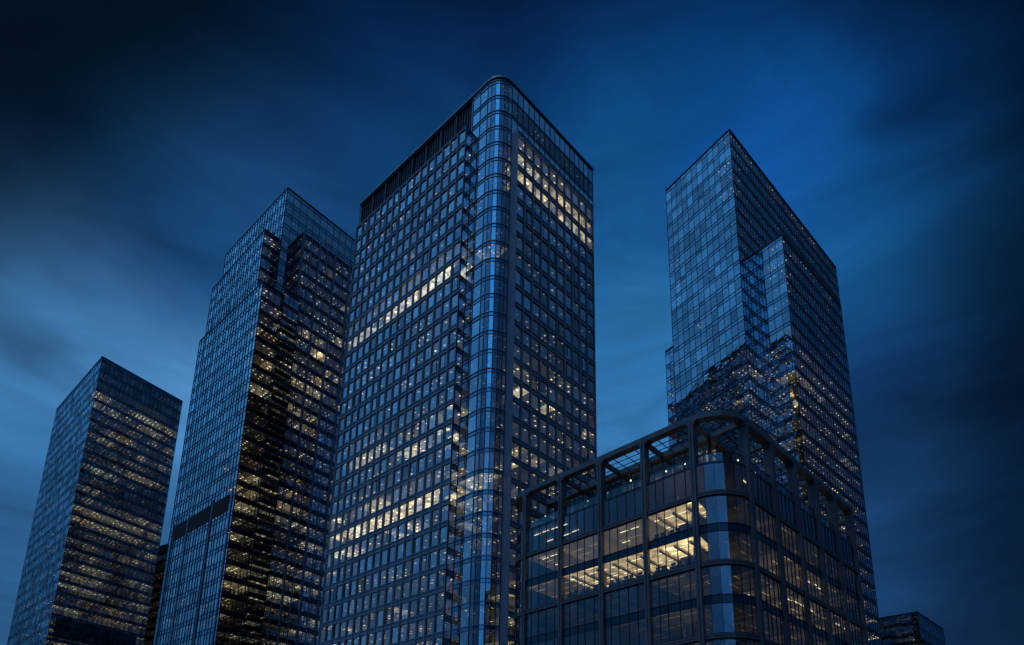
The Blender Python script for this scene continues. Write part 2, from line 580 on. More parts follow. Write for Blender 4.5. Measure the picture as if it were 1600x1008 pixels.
def build_windows():
    vs, fs = [], []
    for poly, z0, z1 in HULLS:
        c = sum((Vector(p[:2]) for p in poly), Vector((0, 0))) / len(poly)
        b = len(vs)
        n = len(poly)
        for z in (z0, z1):
            for p in poly:
                v = Vector(p[:2])
                v = v + (c - v).normalized() * 0.5
                vs.append((v.x, v.y, z + EYE))
        for i in range(n):
            j = (i + 1) % n
            fs.append((b + i, b + j, b + n + j, b + n + i))
        fs.append(tuple(b + n + i for i in range(n)))
    tree = BVHTree.FromPolygons([Vector(v) for v in vs], fs)
    byb = {}
    for w in ALLWIN:
        byb.setdefault(id(w['B']), []).append(w)
    for lst in byb.values():
        B = lst[0]['B']
        for w in lst:
            F = w['F']
            c = Vector(F.P((w['a'] + w['b']) / 2, (w['z0'] + w['z1']) / 2, 0.9))
            ar = 0
            if (Vector((F.n.x, F.n.y, 0))).dot(CAMP - c) > 0:
                q = [project(Vector(p)) for p in pane_pts(w)]
                if all(q) and all(4 < x[0] < 1596 and 4 < x[1] < 1004 for x in q):
                    dv = c - CAMP
                    hit = tree.ray_cast(CAMP, dv.normalized(), dv.length - 0.2)
                    if hit[0] is None:
                        ar = abs(sum(q[i][0] * q[(i + 1) % 4][1] - q[(i + 1) % 4][0] * q[i][1] for i in range(4))) / 2
            w['ar'] = ar
        lst.sort(key=lambda w: -w['ar'])
        rest = MB(); gl = sorted({w['g'] for w in lst})
        nbig = 0
        for w in lst:
            if nbig < 100 and w['ar'] > 0:
                nbig += 1
                if w['framed']:
                    fr = MB(); add_window_frame(fr, w)
                    o = fr.build('window', ['dark'], B.root)
                    pn = MB(); pn.quad(pane_pts(w), 0, 0, w['tone'])
                    pn.build('pane', [w['g']], o)
                else:
                    pn = MB(); pn.quad(pane_pts(w), 0, 0, w['tone'])
                    o = pn.build('window', [w['g']], B.root)
                if w['lit'] > 0.8:
                    o['label'] = 'window glowing with warm office light'
            else:
                rest.quad(pane_pts(w), 1 + gl.index(w['g']), 0, w['tone'])
                if w['framed']:
                    add_window_frame(rest, w, 0)
        if rest.f:
            o = rest.build('window', ['dark'] + gl, B.root)
            o['kind'] = 'stuff'


def roof_slab(B, poly, z, name='roof', th=0.35, mat='roof', z_in=0.0):
    mb = MB()
    mb.prism(poly, z - th, z, 0)
    return mb.build(name, [mat], B.root)


def zone(k, x, seed, wl=7.0):
    return hsh(seed, k, math.floor(x / wl + hsh(seed, k) * 3))


GB = -EYE                         # ground level relative to the eye

# ================================================================== centre tower
T3 = Building('office_tower', 'tallest tower, centre, grey window grid with rounded blue glass corner', 'tower')
X3 = Vector((-4.11, 105.8)); L3, R3 = az(-48.36), az(45.7)
NL3 = Vector((-0.66445, -0.74733)); NR3 = Vector((0.69842, -0.71569))
PR = 1.75
TL = 3.5
H3 = 153.5
GLT, GRT = 143.2, 139.1
in3 = X3 + (L3 + R3) * 20
# arc of the glass corner
ang = math.acos(L3.dot(R3))
rad = TL * math.tan(ang / 2)
cen = X3 + (L3 + R3).normalized() * (rad / math.sin(ang / 2))
a0 = X3 + L3 * TL; a1 = X3 + R3 * TL
th0 = math.atan2(a0.y - cen.y, a0.x - cen.x); th1 = math.atan2(a1.y - cen.y, a1.x - cen.x)
if th1 < th0:
    th1 += 2 * PI
NSEG = 6
arc3 = [Vector((cen.x + rad * math.cos(th0 + (th1 - th0) * i / NSEG), cen.y + rad * math.sin(th0 + (th1 - th0) * i / NSEG))) for i in range(NSEG + 1)]
GL0, GL1 = 7.9, 46.3
GR0, GR1 = 3.6, 28.4
LB = 48.4; RB = 30.75
SILL3 = 56.55; FH = 4.15


def lit3L(x, z, k):
    if k == 12:
        return (1.5 if x < 27 else 1.05) * random.uniform(0.75, 1.2)
    if k == 0:
        return random.uniform(0.9, 1.7)
    if k == 3 and 1.5 < x < 16:
        return 1.1 * random.uniform(0.5, 1.3)
    if k == 2 and x < 3:
        return 0.9
    base = 0.19 + 0.15 * max(0, min(1, (115 - z) / 80))
    q = zone(k, x, 3)
    v = base * (0.35 + 1.1 * q) * random.uniform(0.5, 1.5)
    if k in (-1, 1, 4, 7) and q > 0.45:
        v *= 2.0
    if random.random() < 0.03:
        v += 0.4
    return v


def lit3R(x, z, k):
    q = zone(k, x, 5, 8)
    if 17 <= k <= 19:
        return (1.15 if k != 19 else 0.6) * (0.6 + 0.5 * q) * random.uniform(0.6, 1.3)
    if k > 7:
        return 0.07 * random.uniform(0.2, 1.8) * (2.2 if random.random() < 0.1 else 1)
    return (0.2 + 0.75 * q * q) * random.uniform(0.4, 1.5)


def lit3D(x, z, k):
    if 104 < z < 109:
        return 0.8 * random.uniform(0.7, 1.1)
    if 57 < z < 61:
        return 1.1
    if 41 < z < 53:
        return random.uniform(0.5, 0.85)
    if 29 < z < 33:
        return 0.5
    return 0.08 * random.uniform(0.2, 2.0)


qa = X3 + L3 * GL0 + NL3 * PR; qb = X3 + L3 * GL1 + NL3 * PR
pa = X3 + R3 * GR0 + NR3 * PR; pb = X3 + R3 * GR1 + NR3 * PR
FL = Face(qa, qb, in3).along(R3); FR = Face(pa, pb, in3).along(L3)
T3.grid(FL, GB, GLT, FH, 2.40, lit3L, SILL3, pierw=0.50)
T3.grid(FR, GB, GRT, FH, 2.50, lit3R, SILL3 - 1.0, pierw=0.52)
off = 0.0
# returns of the projecting bays
F = Face(X3 + L3 * GL0, qa, X3 + L3 * (GL0 + 5) + NL3 * 0.5)
T3.curtain(F, GB, GLT, FH, 2.0, 1.2, lambda x, z, k: 0.1 * random.random(), 'glassA', top=0.6, depth=3.0)
F = Face(X3 + R3 * GR0, pa, X3 + R3 * (GR0 + 5) + NR3 * 0.5)
T3.frame.box(F, 0, F.len, GB, GRT, -0.3, 0.05, 2)
F = Face(qb, X3 + L3 * GL1, X3 + L3 * (GL1 - 5))
T3.frame.box(F, 0, F.len, GB, GLT, -0.3, 0.05, 2)
F = Face(pb, X3 + R3 * GR1, X3 + R3 * (GR1 - 5))
T3.frame.box(F, 0, F.len, GB, GRT, -0.3, 0.05, 2)
# recessed glass beside the drum and the drum itself
FM = Face(X3 + L3 * TL, X3 + L3 * GL0, in3)
ZD = H3 - 1.0
T3.curtain(FM, GB, H3, FH, 2.2, 0.8, lit3D, 'glassB', top=1.0, mull=(0.08, 0.10), tr=0.08, linemat=3, mirror=True)
for i in range(NSEG):
    F = Face(arc3[i], arc3[i + 1], in3)
    T3.curtain(F, GB, H3, FH, F.len, 0.8, lit3D, 'glassB', top=1.0, mull=(0.07, 0.08), tr=0.05, depth=3.4, tilt=0.004, tones=(1.0, 1.2), mirror=True)
zt = H3 - 1.0
for k in range(38):
    for zz, hh, dd in ((zt - 0.06, 0.13, 0.13), (zt - 0.84, 0.11, 0.11)):
        if zz > 5:
            T3.frame.sweep([X3 + L3 * (GL0 - 0.02)] + arc3, zz, zz + hh, -0.02, dd, in3, 3)
    zt -= FH
# upper storeys above the projecting grids
FUL = Face(X3 + L3 * GL0, X3 + L3 * LB, in3)
FUR = Face(X3 + R3 * TL, X3 + R3 * RB, in3).along(L3)
T3.frame.box(FUL, 0, FUL.len, GLT - 1, GLT + 0.9, -0.4, 0.0, 2)
T3.louvre(FUL, 0.05, FUL.len - 0.05, GLT + 0.9, H3 - 1.3, 0.8, -0.35)
for i in range(9):
    x = 0.3 + i * (FUL.len - 0.6) / 8
    T3.frame.box(FUL, x - 0.2, x + 0.2, GLT + 0.9, H3 - 1.3, -0.6, -0.05, 2 if i % 8 == 0 else 0)
dk = lambda x, z, k: 0.05 * random.random()
T3.curtain(FUR, H3 - 4.6, H3, 4.15, 1.7, 0.5, dk, 'glassB', top=0.4, mull=(0.08, 0.10), mirror=True)
T3.curtain(FUR, H3 - 9.0, H3 - 4.6, 4.4, 1.7, 0.5, dk, 'glassD', top=0.0, mull=(0.10, 0.12), tones=(0.3, 0.6))
T3.curtain(FUR, GRT - 1.2, H3 - 9.0, 5.5, 1.7, 0.8, lambda x, z, k: 0.10 * random.random(), 'glassB', top=0.0, mull=(0.08, 0.10))
# far sides, mirrored in the glass of its neighbours
bk = X3 + L3 * LB + R3 * RB
FB1 = Face(X3 + R3 * RB, bk, in3).along(-R3)
FB2 = Face(bk, X3 + L3 * LB, in3).along(-L3)
dim = lambda x, z, k: 0.10 * zone(k, x, 9) ** 2
T3.curtain(FB1, GB, H3, FH, 3.4, 1.2, lambda x, z, k: 0.10 * zone(k, x, 9) ** 2, 'glassD', top=1.0)
T3.curtain(FB2, GB, H3, FH, 3.4, 1.2, dim, 'glassD', top=1.0)
plan3 = [X3 + L3 * LB] + [X3 + L3 * GL0] + arc3 + [X3 + R3 * RB, bk]
HULLS.append(([X3 + L3 * LB, X3 + L3 * TL, X3 + R3 * TL, X3 + R3 * RB, bk], GB, H3))
HULLS.append(([qb, qa, X3 + L3 * GL0, X3 + L3 * GL1], GB, GLT))
HULLS.append(([pa, pb, X3 + R3 * GR1, X3 + R3 * GR0], GB, GRT))
roof_slab(T3, plan3, H3 - 0.4, th=0.5)
roof_slab(T3, [qb, qa, X3 + L3 * (GL0), X3 + L3 * GL1], GLT - 0.05, 'bay_roof', th=0.3)
roof_slab(T3, [pa, pb, X3 + R3 * GR1, X3 + R3 * GR0], GRT - 0.05, 'bay_roof', th=0.3)
cop = MB()
cop.sweep(plan3, H3 - 0.35, H3 + 0.08, -0.35, 0.26, in3, 0, True)
cop.build('parapet', ['gridrib'], T3.root)
mb = MB()
mb.prism([X3 + (L3 + R3) * 9, X3 + L3 * 40 + R3 * 9, X3 + L3 * 40 + R3 * 24, X3 + L3 * 9 + R3 * 24], GB, H3 - 1.2)
mb.build('core', ['core'], T3.root)
T3.finish(fname='facade_frame')


# ------------------------------------------------------------------ generic glass volume
def rect_volume(B, corner, ldir, llen, rdir, rlen, z0, z1, stL, stR, back=None, roofname='roof', hullz=True, core=True):
    c = Vector(corner[:2])
    ins = c + ldir * llen / 2 + rdir * rlen / 2
    p = [c, c + ldir * llen, c + ldir * llen + rdir * rlen, c + rdir * rlen]
    FL_ = Face(p[0], p[1], ins); FR_ = Face(p[0], p[3], ins)
    FL_.skip = FR_.skip = True
    FB_ = Face(p[1], p[2], ins).along(-ldir); FC_ = Face(p[3], p[2], ins).along(-rdir)
    FL_.along(rdir); FR_.along(ldir)
    if stL:
        B.curtain(FL_, z0, z1, **stL)
    if stR:
        B.curtain(FR_, z0, z1, **stR)
    if back:
        B.curtain(FB_, z0, z1, **back)
        B.curtain(FC_, z0, z1, **back)
    HULLS.append((p, z0, z1))
    roof_slab(B, p, z1 - 0.12, roofname)
    mb = MB()
    mb.sweep(p, z1 - 0.1, z1 + 0.14, -0.3, 0.13, ins, 0, True)
    mb.build('parapet', ['line'], B.root)
    return p, FL_, FR_


# ================================================================== far left tower
T1 = Building('office_tower', 'shortest tower, far left, dark glass bands with speckled office lights', 'tower')
C1 = Vector((-153.93, 215.05))


def lit1R(x, z, k):
    q = zone(k, x, 21, 9)
    if k in (0, 1, 2):
        return 0.05 * random.random()
    v = (0.10 + 0.95 * q * q) * random.uniform(0.2, 1.9)
    if k in (10, 11, 12) and x > 12:
        v *= 0.3
    if k in (3, 4, 14, 15, 17, 19, 20, 23):
        v *= 1.8
    return min(v, 0.66)


def lit1L(x, z, k):
    v = 0.05 * random.uniform(0, 2)
    if random.random() < 0.06:
        v += 0.45
    if k in (3, 4, 23, 24) and 3 < x < 14:
        v += 0.35 * random.random()
    return v


stb = dict(fh=4.15, bw=3.0, sph=1.2, lit=lambda x, z, k: 0.1 * random.random(), g='glassD', top=0.6)
p1, F1L, F1R = rect_volume(
    T1, C1, az(-49.0), 52.4, az(33.0), 31.9, GB, 166.0,
    dict(fh=4.15, bw=1.9, sph=1.1, lit=lit1L, g='glassB', top=0.9, mull=(0.09, 0.05), tr=0.16, linemat=0, jit=0.12, tilt=0.016, tones=(0.3, 1.5), mirror=True),
    dict(fh=4.15, bw=1.6, sph=1.1, lit=lit1R, g='glassB', top=0.9, mull=(0.07, 0.08), tr=0.14, linemat=0, tones=(0.35, 0.75), mirror=True), stb)
T1.louvre(F1R, 1.6, F1R.len - 3.0, 57.5, 64.6, 0.35, 0.24, False)
T1.louvre(F1R, 0.3, F1R.len - 6.0, 44.0, 53.0, 0.35, 0.24, False)
mb = MB(); mb.prism([C1 + az(-49) * 7 + az(33) * 7, C1 + az(-49) * 45 + az(33) * 7, C1 + az(-49) * 45 + az(33) * 25, C1 + az(-49) * 7 + az(33) * 25], GB, 164)
mb.build('core', ['core'], T1.root)
T1.finish()

# ================================================================== stepped tower
T2 = Building('office_tower', 'stepped blue glass tower with a dark notched corner, second from left', 'tower')
L2, R2 = az(-49.02), az(41.18)
P0 = Vector((-67.80, 157.30))


def lit2L(x, z, k):
    v = 0.03 * random.random()
    if z < 92:
        q = zone(int(z / 4.15), x, 31, 6)
        v = (0.05 + 0.45 * q * q) * random.uniform(0.2, 1.6)
    return v


def lit2R(x, z, k):
    kk = int(z / 4.15)
    q = zone(kk, x, 41, 6)
    v = (0.10 + 1.25 * q * q) * random.uniform(0.3, 1.5)
    if 88 < z < 104:
        v *= 0.5
    if z > 150:
        v *= 0.55
    return min(v, 0.75) if random.random() < 0.94 else v


s2L = dict(fh=4.15, bw=1.55, sph=1.2, lit=lit2L, g='glassB', top=0.3, mull=(0.10, 0.12), tr=0.16, linemat=0, jit=0.16, tilt=0.018, tones=(0.75, 1.5), mirror=True)
s2R = dict(fh=4.15, bw=1.75, sph=1.2, lit=lit2R, g='glassD', top=0.3, mull=(0.08, 0.10), tr=0.14, linemat=0, tones=(0.6, 1.3))
s2T = dict(s2R); s2T.update(g='glassB', bw=2.3, tones=(0.7, 1.0), mirror=True, lit=lambda x, z, k: (0.5 if (k == 4 and x > 8 and random.random() < 0.6) else 0.05 * random.random()))
p2, F2L, F2R = rect_volume(T2, P0, L2, 37.3, R2, 46.0, GB, 180.4, s2L, s2T, stb)
A1 = Vector((-72.26, 155.85))
rect_volume(T2, A1, az(-47.3), 33.6, R2, 7.0, GB, 163.7, s2L, s2R, None, 'wing_roof')
A2 = Vector((-67.39, 148.42))
L2b = az(-49.25)
p2w, F2wL, F2wR = rect_volume(T2, A2, L2b, 36.1, R2, 11.0, GB, 138.8, s2L, s2R, None, 'wing_roof')
C1b = P0 - L2 * 4 + R2 * 4.27
_, Fb1L, Fb1R = rect_volume(T2, C1b, L2, 5.0, R2, 41.0, GB, 165.0, s2R, s2R, None, 'bay_roof')
C2b = P0 - L2 * 7 - R2 * 0.65
_, Fb2L, Fb2R = rect_volume(T2, C2b, L2, 8.0, R2, 4.6, GB, 140.3, s2R, s2R, None, 'bay_roof')
# broad piers on the dark side and on the lower blue side
for x in [0.3 + 5.3 * i for i in range(8)]:
    mb = MB(); mb.box(Fb1R, x - 0.28, x + 0.28, GB, 165.3, -0.05, 0.55, 0)
    mb.build('pier', ['pier'], T2.root)
for x in [2.9 + 5.3 * i for i in range(7)]:
    T2.frame.box(Fb1R, x - 0.12, x + 0.12, GB, 164.9, -0.05, 0.30, 3)
for x in (1.5, 11.5, 25.0, 34.2):
    mb = MB(); mb.box(F2wL, x - 0.26, x + 0.26, GB, 78.5, -0.05, 0.22, 0)
    mb.build('pier', ['pier'], T2.root)
for a, b in ((2.8, 10.6), (12.3, 24.2), (25.9, 33.4)):
    T2.louvre(F2wL, a, b, 72.9, 77.4, 0.3, 0.22, False, 'louvre_panel', 'brown')
mb = MB(); mb.prism([P0 + L2 * 6 + R2 * 6, P0 + L2 * 31 + R2 * 6, P0 + L2 * 31 + R2 * 40, P0 + L2 * 6 + R2 * 40], GB, 178)
mb.build('core', ['core'], T2.root)
T2.finish(frame_mats=('dark', 'line', 'grid', 'pier'))

# ================================================================== right tower
T4 = Building('office_tower', 'sharp cornered blue glass tower with a lower corner block, at right', 'tower')
C4 = Vector((56.47, 138.93)); L4, R4 = az(-35.0), az(48.3)


def lit4L(x, z, k):
    v = 0.05 * random.random()
    if z < 132 and random.random() < 0.10:
        v += 0.35 * random.random()
    if z < 112:
        v += 0.12 * zone(k, x, 51) * random.random()
    return v


def lit4R(x, z, k):
    if k == 0:
        return 0.5 * random.random() if random.random() < 0.5 else 0.05
    if k < 5 and x < 4:
        return 0.3 * random.random()
    v = 0.05 * random.random()
    if z < 112:
        v = (0.14 + 0.45 * zone(k, x, 53, 9)) * random.uniform(0.3, 1.6)
    return v


def lit4B(x, z, k):
    if z < 112:
        return (0.12 + 1.1 * zone(k, x, 57, 8) ** 3) * random.uniform(0.5, 1.5)
    return 0.05 * random.random()


s4L = dict(fh=4.2, bw=1.85, sph=1.0, lit=lit4L, g='glassE', top=0.4, mull=(0.06, 0.08), tr=0.15, double=False, linemat=0, tilt=0.012, tones=(0.6, 1.45), mirror=True)
s4R = dict(fh=4.2, bw=1.5, sph=1.0, lit=lit4R, g='glassD', top=0.4, mull=(0.06, 0.08), tr=0.2, linemat=0, tones=(0.7, 1.2))
s4B = dict(fh=4.2, bw=2.0, sph=1.0, lit=lit4B, g='glassB', top=0.4, mull=(0.06, 0.08), tr=0.13, double=False, linemat=1, tilt=0.012, tones=(0.8, 1.2), mirror=True)
rect_volume(T4, C4, L4, 22.3, R4, 67.2, GB, 182.0, s4L, s4R, stb)
# a lower strip of the tower beyond its left edge
cs = C4 + L4 * 22.3 + R4 * 0.4
rect_volume(T4, cs, L4, 3.1, R4, 20.0, GB, 128.8, dict(s4L, lit=lit4R, g='glassD'), None, None, 'wing_roof')
CB = Vector((66.31, 135.66))
rect_volume(T4, CB, az(-38.0), 9.6, R4, 34.9, GB, 144.3, s4B, s4R, None, 'bay_roof')
mb = MB(); mb.prism([C4 + L4 * 6 + R4 * 6, C4 + L4 * 17 + R4 * 6, C4 + L4 * 17 + R4 * 60, C4 + L4 * 6 + R4 * 60], GB, 180)
mb.build('core', ['core'], T4.root)
T4.finish()

# ================================================================== small far blocks
B6 = Building('office_building', 'small low glass building at lower right beyond the sharp cornered tower', 'building')
dr = lambda x, z, k: 0.25 * zone(k, x, 61) * random.random()
rect_volume(B6, (126.4, 196.4), az(-47), 26.0, az(47.5), 26.0, 57.0, 66.0,
            dict(fh=4.2, bw=1.6, sph=1.0, lit=dr, g='glassB', top=0.5, linemat=2, mirror=True, tones=(1.2, 1.55)), dict(fh=4.2, bw=1.6, sph=1.0, lit=dr, g='glassB', top=0.5, linemat=2, mirror=True, tones=(1.2, 1.55)), None)
dr2 = lambda x, z, k: (1.0 if (k == 0 and 4 < x < 9) else 0.3 * random.random())
rect_volume(B6, (126.0, 194.6), az(-47), 27.5, az(47.5), 27.5, GB, 56.6,
            dict(fh=4.2, bw=1.6, sph=1.0, lit=dr2, g='glassD', top=0.2, linemat=0), dict(fh=4.2, bw=1.6, sph=1.0, lit=dr, g='glassD', top=0.2, linemat=0), stb, 'terrace')
B6.finish()

B7 = Building('office_building', 'dark midrise block glimpsed in the gap beside the shortest tower', 'building')
m7 = az(-28.6) * 300
rect_volume(B7, m7, az(-60), 30.0, az(52.0), 30.0, GB, 112.5,
            dict(fh=4.2, bw=1.8, sph=1.6, lit=dr, g='glassD', top=3.0, linemat=0),
            dict(fh=4.2, bw=1.8, sph=1.6, lit=lambda x, z, k: 0.6 * zone(k, x, 66, 5) * random.random(), g='glassD', top=3.0, linemat=0), stb)
B7.finish()

# ================================================================== front building with the roof pergola
B5 = Building('office_building', 'low glass office building in front with rounded corner and open roof pergola', 'building')
X5 = Vector((23.1, 63.76)); L5, R5 = az(-45.6), az(47.0)
LL, RL, RR5 = 33.6, 39.0, 4.1
inn = X5 + L5 * 16 + R5 * 18
pts4 = [X5 + L5 * LL + R5 * RL, X5 + L5 * LL, X5, X5 + R5 * RL]


def rounded(pts, t, nseg):
    out = []
    n = len(pts)
    for i in range(n):
        a, c, b = pts[i - 1], pts[i], pts[(i + 1) % n]
        u, v = (a - c).normalized(), (b - c).normalized()
        an = math.acos(max(-1, min(1, u.dot(v))))
        r = t * math.tan(an / 2)
        ce = c + (u + v).normalized() * (r / math.sin(an / 2))
        q0, q1 = c + u * t, c + v * t
        t0 = math.atan2(q0.y - ce.y, q0.x - ce.x); t1 = math.atan2(q1.y - ce.y, q1.x - ce.x)
        while t1 - t0 > PI: t1 -= 2 * PI
        while t1 - t0 < -PI: t1 += 2 * PI
        out.append([Vector((ce.x + r * math.cos(t0 + (t1 - t0) * k / nseg), ce.y + r * math.sin(t0 + (t1 - t0) * k / nseg))) for k in range(nseg + 1)])
    return out


arcs = rounded(pts4, RR5, 6)
ring = [p for a in arcs for p in a]
ZB = [35.15, 27.10, 19.05, 11.0, 2.95]
ZT5 = 38.95
FHB = 4.025
NLB, NRB = 4, 5


def lit5(face, bay, lvl):
    """brightness of the office behind one bay; lvl 0 is the top storey"""
    t = {
        'L': {0: [0.25, 0.08, 0.08, 0.6], 1: [1.5, 0.45, 0.35, 0.6], 2: [2.4, 1.5, 1.25, 0.35],
              3: [0.20, 0.05, 0.04, 0.05], 4: [0.22, 0.08, 0.03, 0.03], 5: [0.3, 0.1, 0.05, 0.05]},
        'R': {0: [0.30, 0.25, 0.18, 0.18, 0.1], 1: [0.12, 0.22, 0.12, 0.1, 0.1], 2: [0.14, 0.34, 0.40, 0.3, 0.22],
              3: [0.16, 0.42, 0.45, 0.30, 0.3], 4: [0.1, 0.10, 0.2, 0.18, 0.2], 5: [0.18, 0.12, 0.15, 0.15, 0.1]},
    }.get(face, {})
    row = t.get(lvl)
    if row is None or bay >= len(row):
        return 0.025
    return row[bay] * (1.0 if row[bay] > 0.7 else (0.7 if face == 'R' else 0.5))


lamps = []


def bay_wall(F, npan, face, bay, widths=None, tones=(0.8, 1.2), depth=9.0, tilt=0.008):
    levels = [(ZB[0], ZT5)]
    for b in ZB[:-1]:
        levels.append((b - FHB, b)); levels.append((b - 2 * FHB, b - FHB))
    cuts = [0.0]
    for i in range(npan - 1):
        cuts.append((i + 1) / npan + random.uniform(-0.05, 0.05) / npan * 3)
    cuts.append(1.0)
    B5.nf += 1
    for lv, (z0, z1) in enumerate(levels):
        top_sp = 0.50 if lv and lv % 2 == 0 else 0.40
        bot_sp = 0.45 if lv % 2 == 1 else 0.32
        if lv == 0:
            top_sp, bot_sp = 0.25, 0.3
        zs, zh = z0 + bot_sp, z1 - top_sp
        base = lit5(face, bay, lv)
        for i in range(npan):
            a, b = cuts[i] * F.len, cuts[i + 1] * F.len
            v = base * (random.uniform(0.85, 1.15) if base > 0.7 else random.uniform(0.3, 1.4))
            if face == 'L' and bay == 0 and i == npan - 1:
                v *= 0.55
            B5.window(F, a, b, zs, zh, 'glassC', random.uniform(*tones), tilt=tilt, lit=v)
            off = 3.7 * lv + 1.3 * bay
            P = F.P
            zc = zh + 0.12 - 0.004 * (B5.nf % 12)
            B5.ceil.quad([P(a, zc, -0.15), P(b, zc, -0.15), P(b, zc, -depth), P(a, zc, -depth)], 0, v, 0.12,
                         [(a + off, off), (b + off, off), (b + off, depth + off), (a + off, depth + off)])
            B5.wall.quad([P(a, zs - 0.6, -depth), P(b, zs - 0.6, -depth), P(b, zc, -depth), P(a, zc, -depth)], 0, v, 1,
                         [(a + off, zs), (b + off, zs), (b + off, zc), (a + off, zc)])
            for (q0, q1) in ((z0, zs), (zh, z1)):
                B5.spand.quad([P(a, q0, -0.01), P(b, q0, -0.01), P(b, q1, -0.01), P(a, q1, -0.01)], 0)
        for c in cuts[:-1] if npan > 1 else cuts[:1]:
            x = c * F.len
            B5.frame.box(F, max(0, x - 0.035), x + 0.035, z0, z1, -0.06, 0.06, 0)
        for zz in (zs, zh):
            B5.frame.box(F, 0, F.len, zz - 0.035, zz + 0.035, -0.05, 0.045, 0)
        # hung lamps in the lit bays
        if base > 0.2 and npan > 1:
            for j in range(4):
                for row in range(2):
                    if random.random() < (0.85 if base > 0.7 else 0.45):
                        lamps.append((F, F.len * (0.14 + 0.24 * j), -1.3 - 2.6 * row - random.random() * 0.3, zh - 0.12, base))


sL = [RR5 + i * (LL - 2 * RR5) / NLB for i in range(NLB + 1)]
sR = [RR5 + i * (RL - 2 * RR5) / NRB for i in range(NRB + 1)]
for i in range(NLB):
    bay_wall(Face(X5 + L5 * sL[i], X5 + L5 * sL[i + 1], inn), 5, 'L', i)
for i in range(NRB):
    bay_wall(Face(X5 + R5 * sR[i], X5 + R5 * sR[i + 1], inn), 6, 'R', i)
for ai, arc in enumerate(arcs):
    for j in range(6):
        F = Face(arc[j], arc[j + 1], inn)
        if ai == 2:
            bay_wall(F, 1, 'C', j, tones=(1.6, 1.7), depth=3.2, tilt=0.002)
        elif ai in (1, 3):
            bay_wall(F, 1, 'C', j, depth=2.0, tilt=0.002)
for a, b in ((pts4[3], pts4[0]), (pts4[0], pts4[1])):
    e = (b - a).normalized()
    F = Face(a + e * RR5, b - e * RR5, inn)
    for zz in ZB:
        B5.spand.quad([F.P(0, zz - 8.05), F.P(F.len, zz - 8.05), F.P(F.len, zz), F.P(0, zz)], 0)
    B5.spand.quad([F.P(0, ZB[0]), F.P(F.len, ZB[0]), F.P(F.len, ZT5), F.P(0, ZT5)], 0)
# floor beams round the building
for zz in ZB:
    mb = MB()
    mb.sweep(ring, zz - 0.25, zz - 0.05, -0.1, 0.20, inn, 0, True)
    mb.sweep(ring, zz + 0.05, zz + 0.25, -0.1, 0.20, inn, 0, True)
    mb.sweep(ring, zz - 0.06, zz + 0.06, -0.1, 0.14, inn, 0, True)
    mb.build('floor_beam', ['warm'], B5.root)
# columns, from the pavement up to the pergola
ZP = 45.0
colpos = [(X5 + L5 * s, L5) for s in sL] + [(X5 + R5 * s, R5) for s in sR]
for p, u in colpos:
    F = Face(p - u * 0.30, p + u * 0.30, inn)
    mb = MB()
    mb.box(F, 0.0, 0.24, GB, ZP - 0.66, -0.12, 0.36, 0)
    mb.box(F, 0.36, 0.60, GB, ZP - 0.66, -0.12, 0.36, 0)
    mb.box(F, 0.22, 0.38, GB, ZP - 0.66, -0.10, 0.26, 0)
    # above the terrace the column is a deep blade
    mb.box(F, 0.04, 0.56, ZT5 + 0.05, ZP - 0.66, -0.75, -0.115, 0)
    # curved brackets into the pergola beam
    for sgn in (-1, 1):
        for k in range(4):
            t0 = k * 0.16
            x0 = 0.30 + sgn * (0.30 + t0); x1 = 0.30 + sgn * (0.30 + t0 + 0.16)
            h = 0.55 * (1 - (k + 0.5) / 4) ** 2
            mb.box(F, min(x0, x1), max(x0, x1), ZP - 0.66 - h, ZP - 0.64, -0.7, 0.30, 0)
    for zj in range(-1, 12):
        zz = zj * 4.03 + 2.0
        if zz < ZP - 0.8:
            mb.box(F, -0.003, 0.603, zz, zz + 0.03, -0.10, 0.363, 1)
    mb.build('column', ['warm', 'dark'], B5.root)
mb = MB()
mb.sweep(ring, ZP - 0.68, ZP, -0.66, 0.32, inn, 0, True)
mb.build('pergola_beam', ['warm'], B5.root)
# inner ring: edge of the penthouse roof
INS = 4.0
pin = rounded([p + ((inn - p).normalized()) * 0 for p in pts4], RR5, 6)
mbi = MB()
mbi.sweep(ring, ZP - 0.85, ZP - 0.1, -INS - 0.6, -INS, inn, 0, True)
mbi.build('pergola_inner_beam', ['warm'], B5.root)


def inset_ring(pts, d):
    n = len(pts)
    out = []
    for i in range(n):
        a, b, c = pts[i - 1], pts[i], pts[(i + 1) % n]
        e0, e1 = (b - a).normalized(), (c - b).normalized()
        n0 = Vector((-e0.y, e0.x)); n1 = Vector((-e1.y, e1.x))
        if n0.dot(inn - b) < 0: n0 = -n0
        if n1.dot(inn - b) < 0: n1 = -n1
        q = n0 + n1
        out.append(b + q * (2 / q.length_squared) * d)
    return out


rin = inset_ring(ring, INS + 0.3)
mb = MB(); mb.prism(rin, ZP - 0.8, ZP - 0.2)
mb.build('penthouse_roof', ['soffit'], B5.root)
# rafters between the two rings
for p, u in colpos:
    F = Face(p, p + u, inn)
    a = F.P(0, ZP - 0.5, -0.7); b = F.P(0, ZP - 0.5, -INS - 0.1)
    mb = MB(); mb.bar(a, b, 0.42, 0.55)
    mb.build('rafter', ['warm'], B5.root)
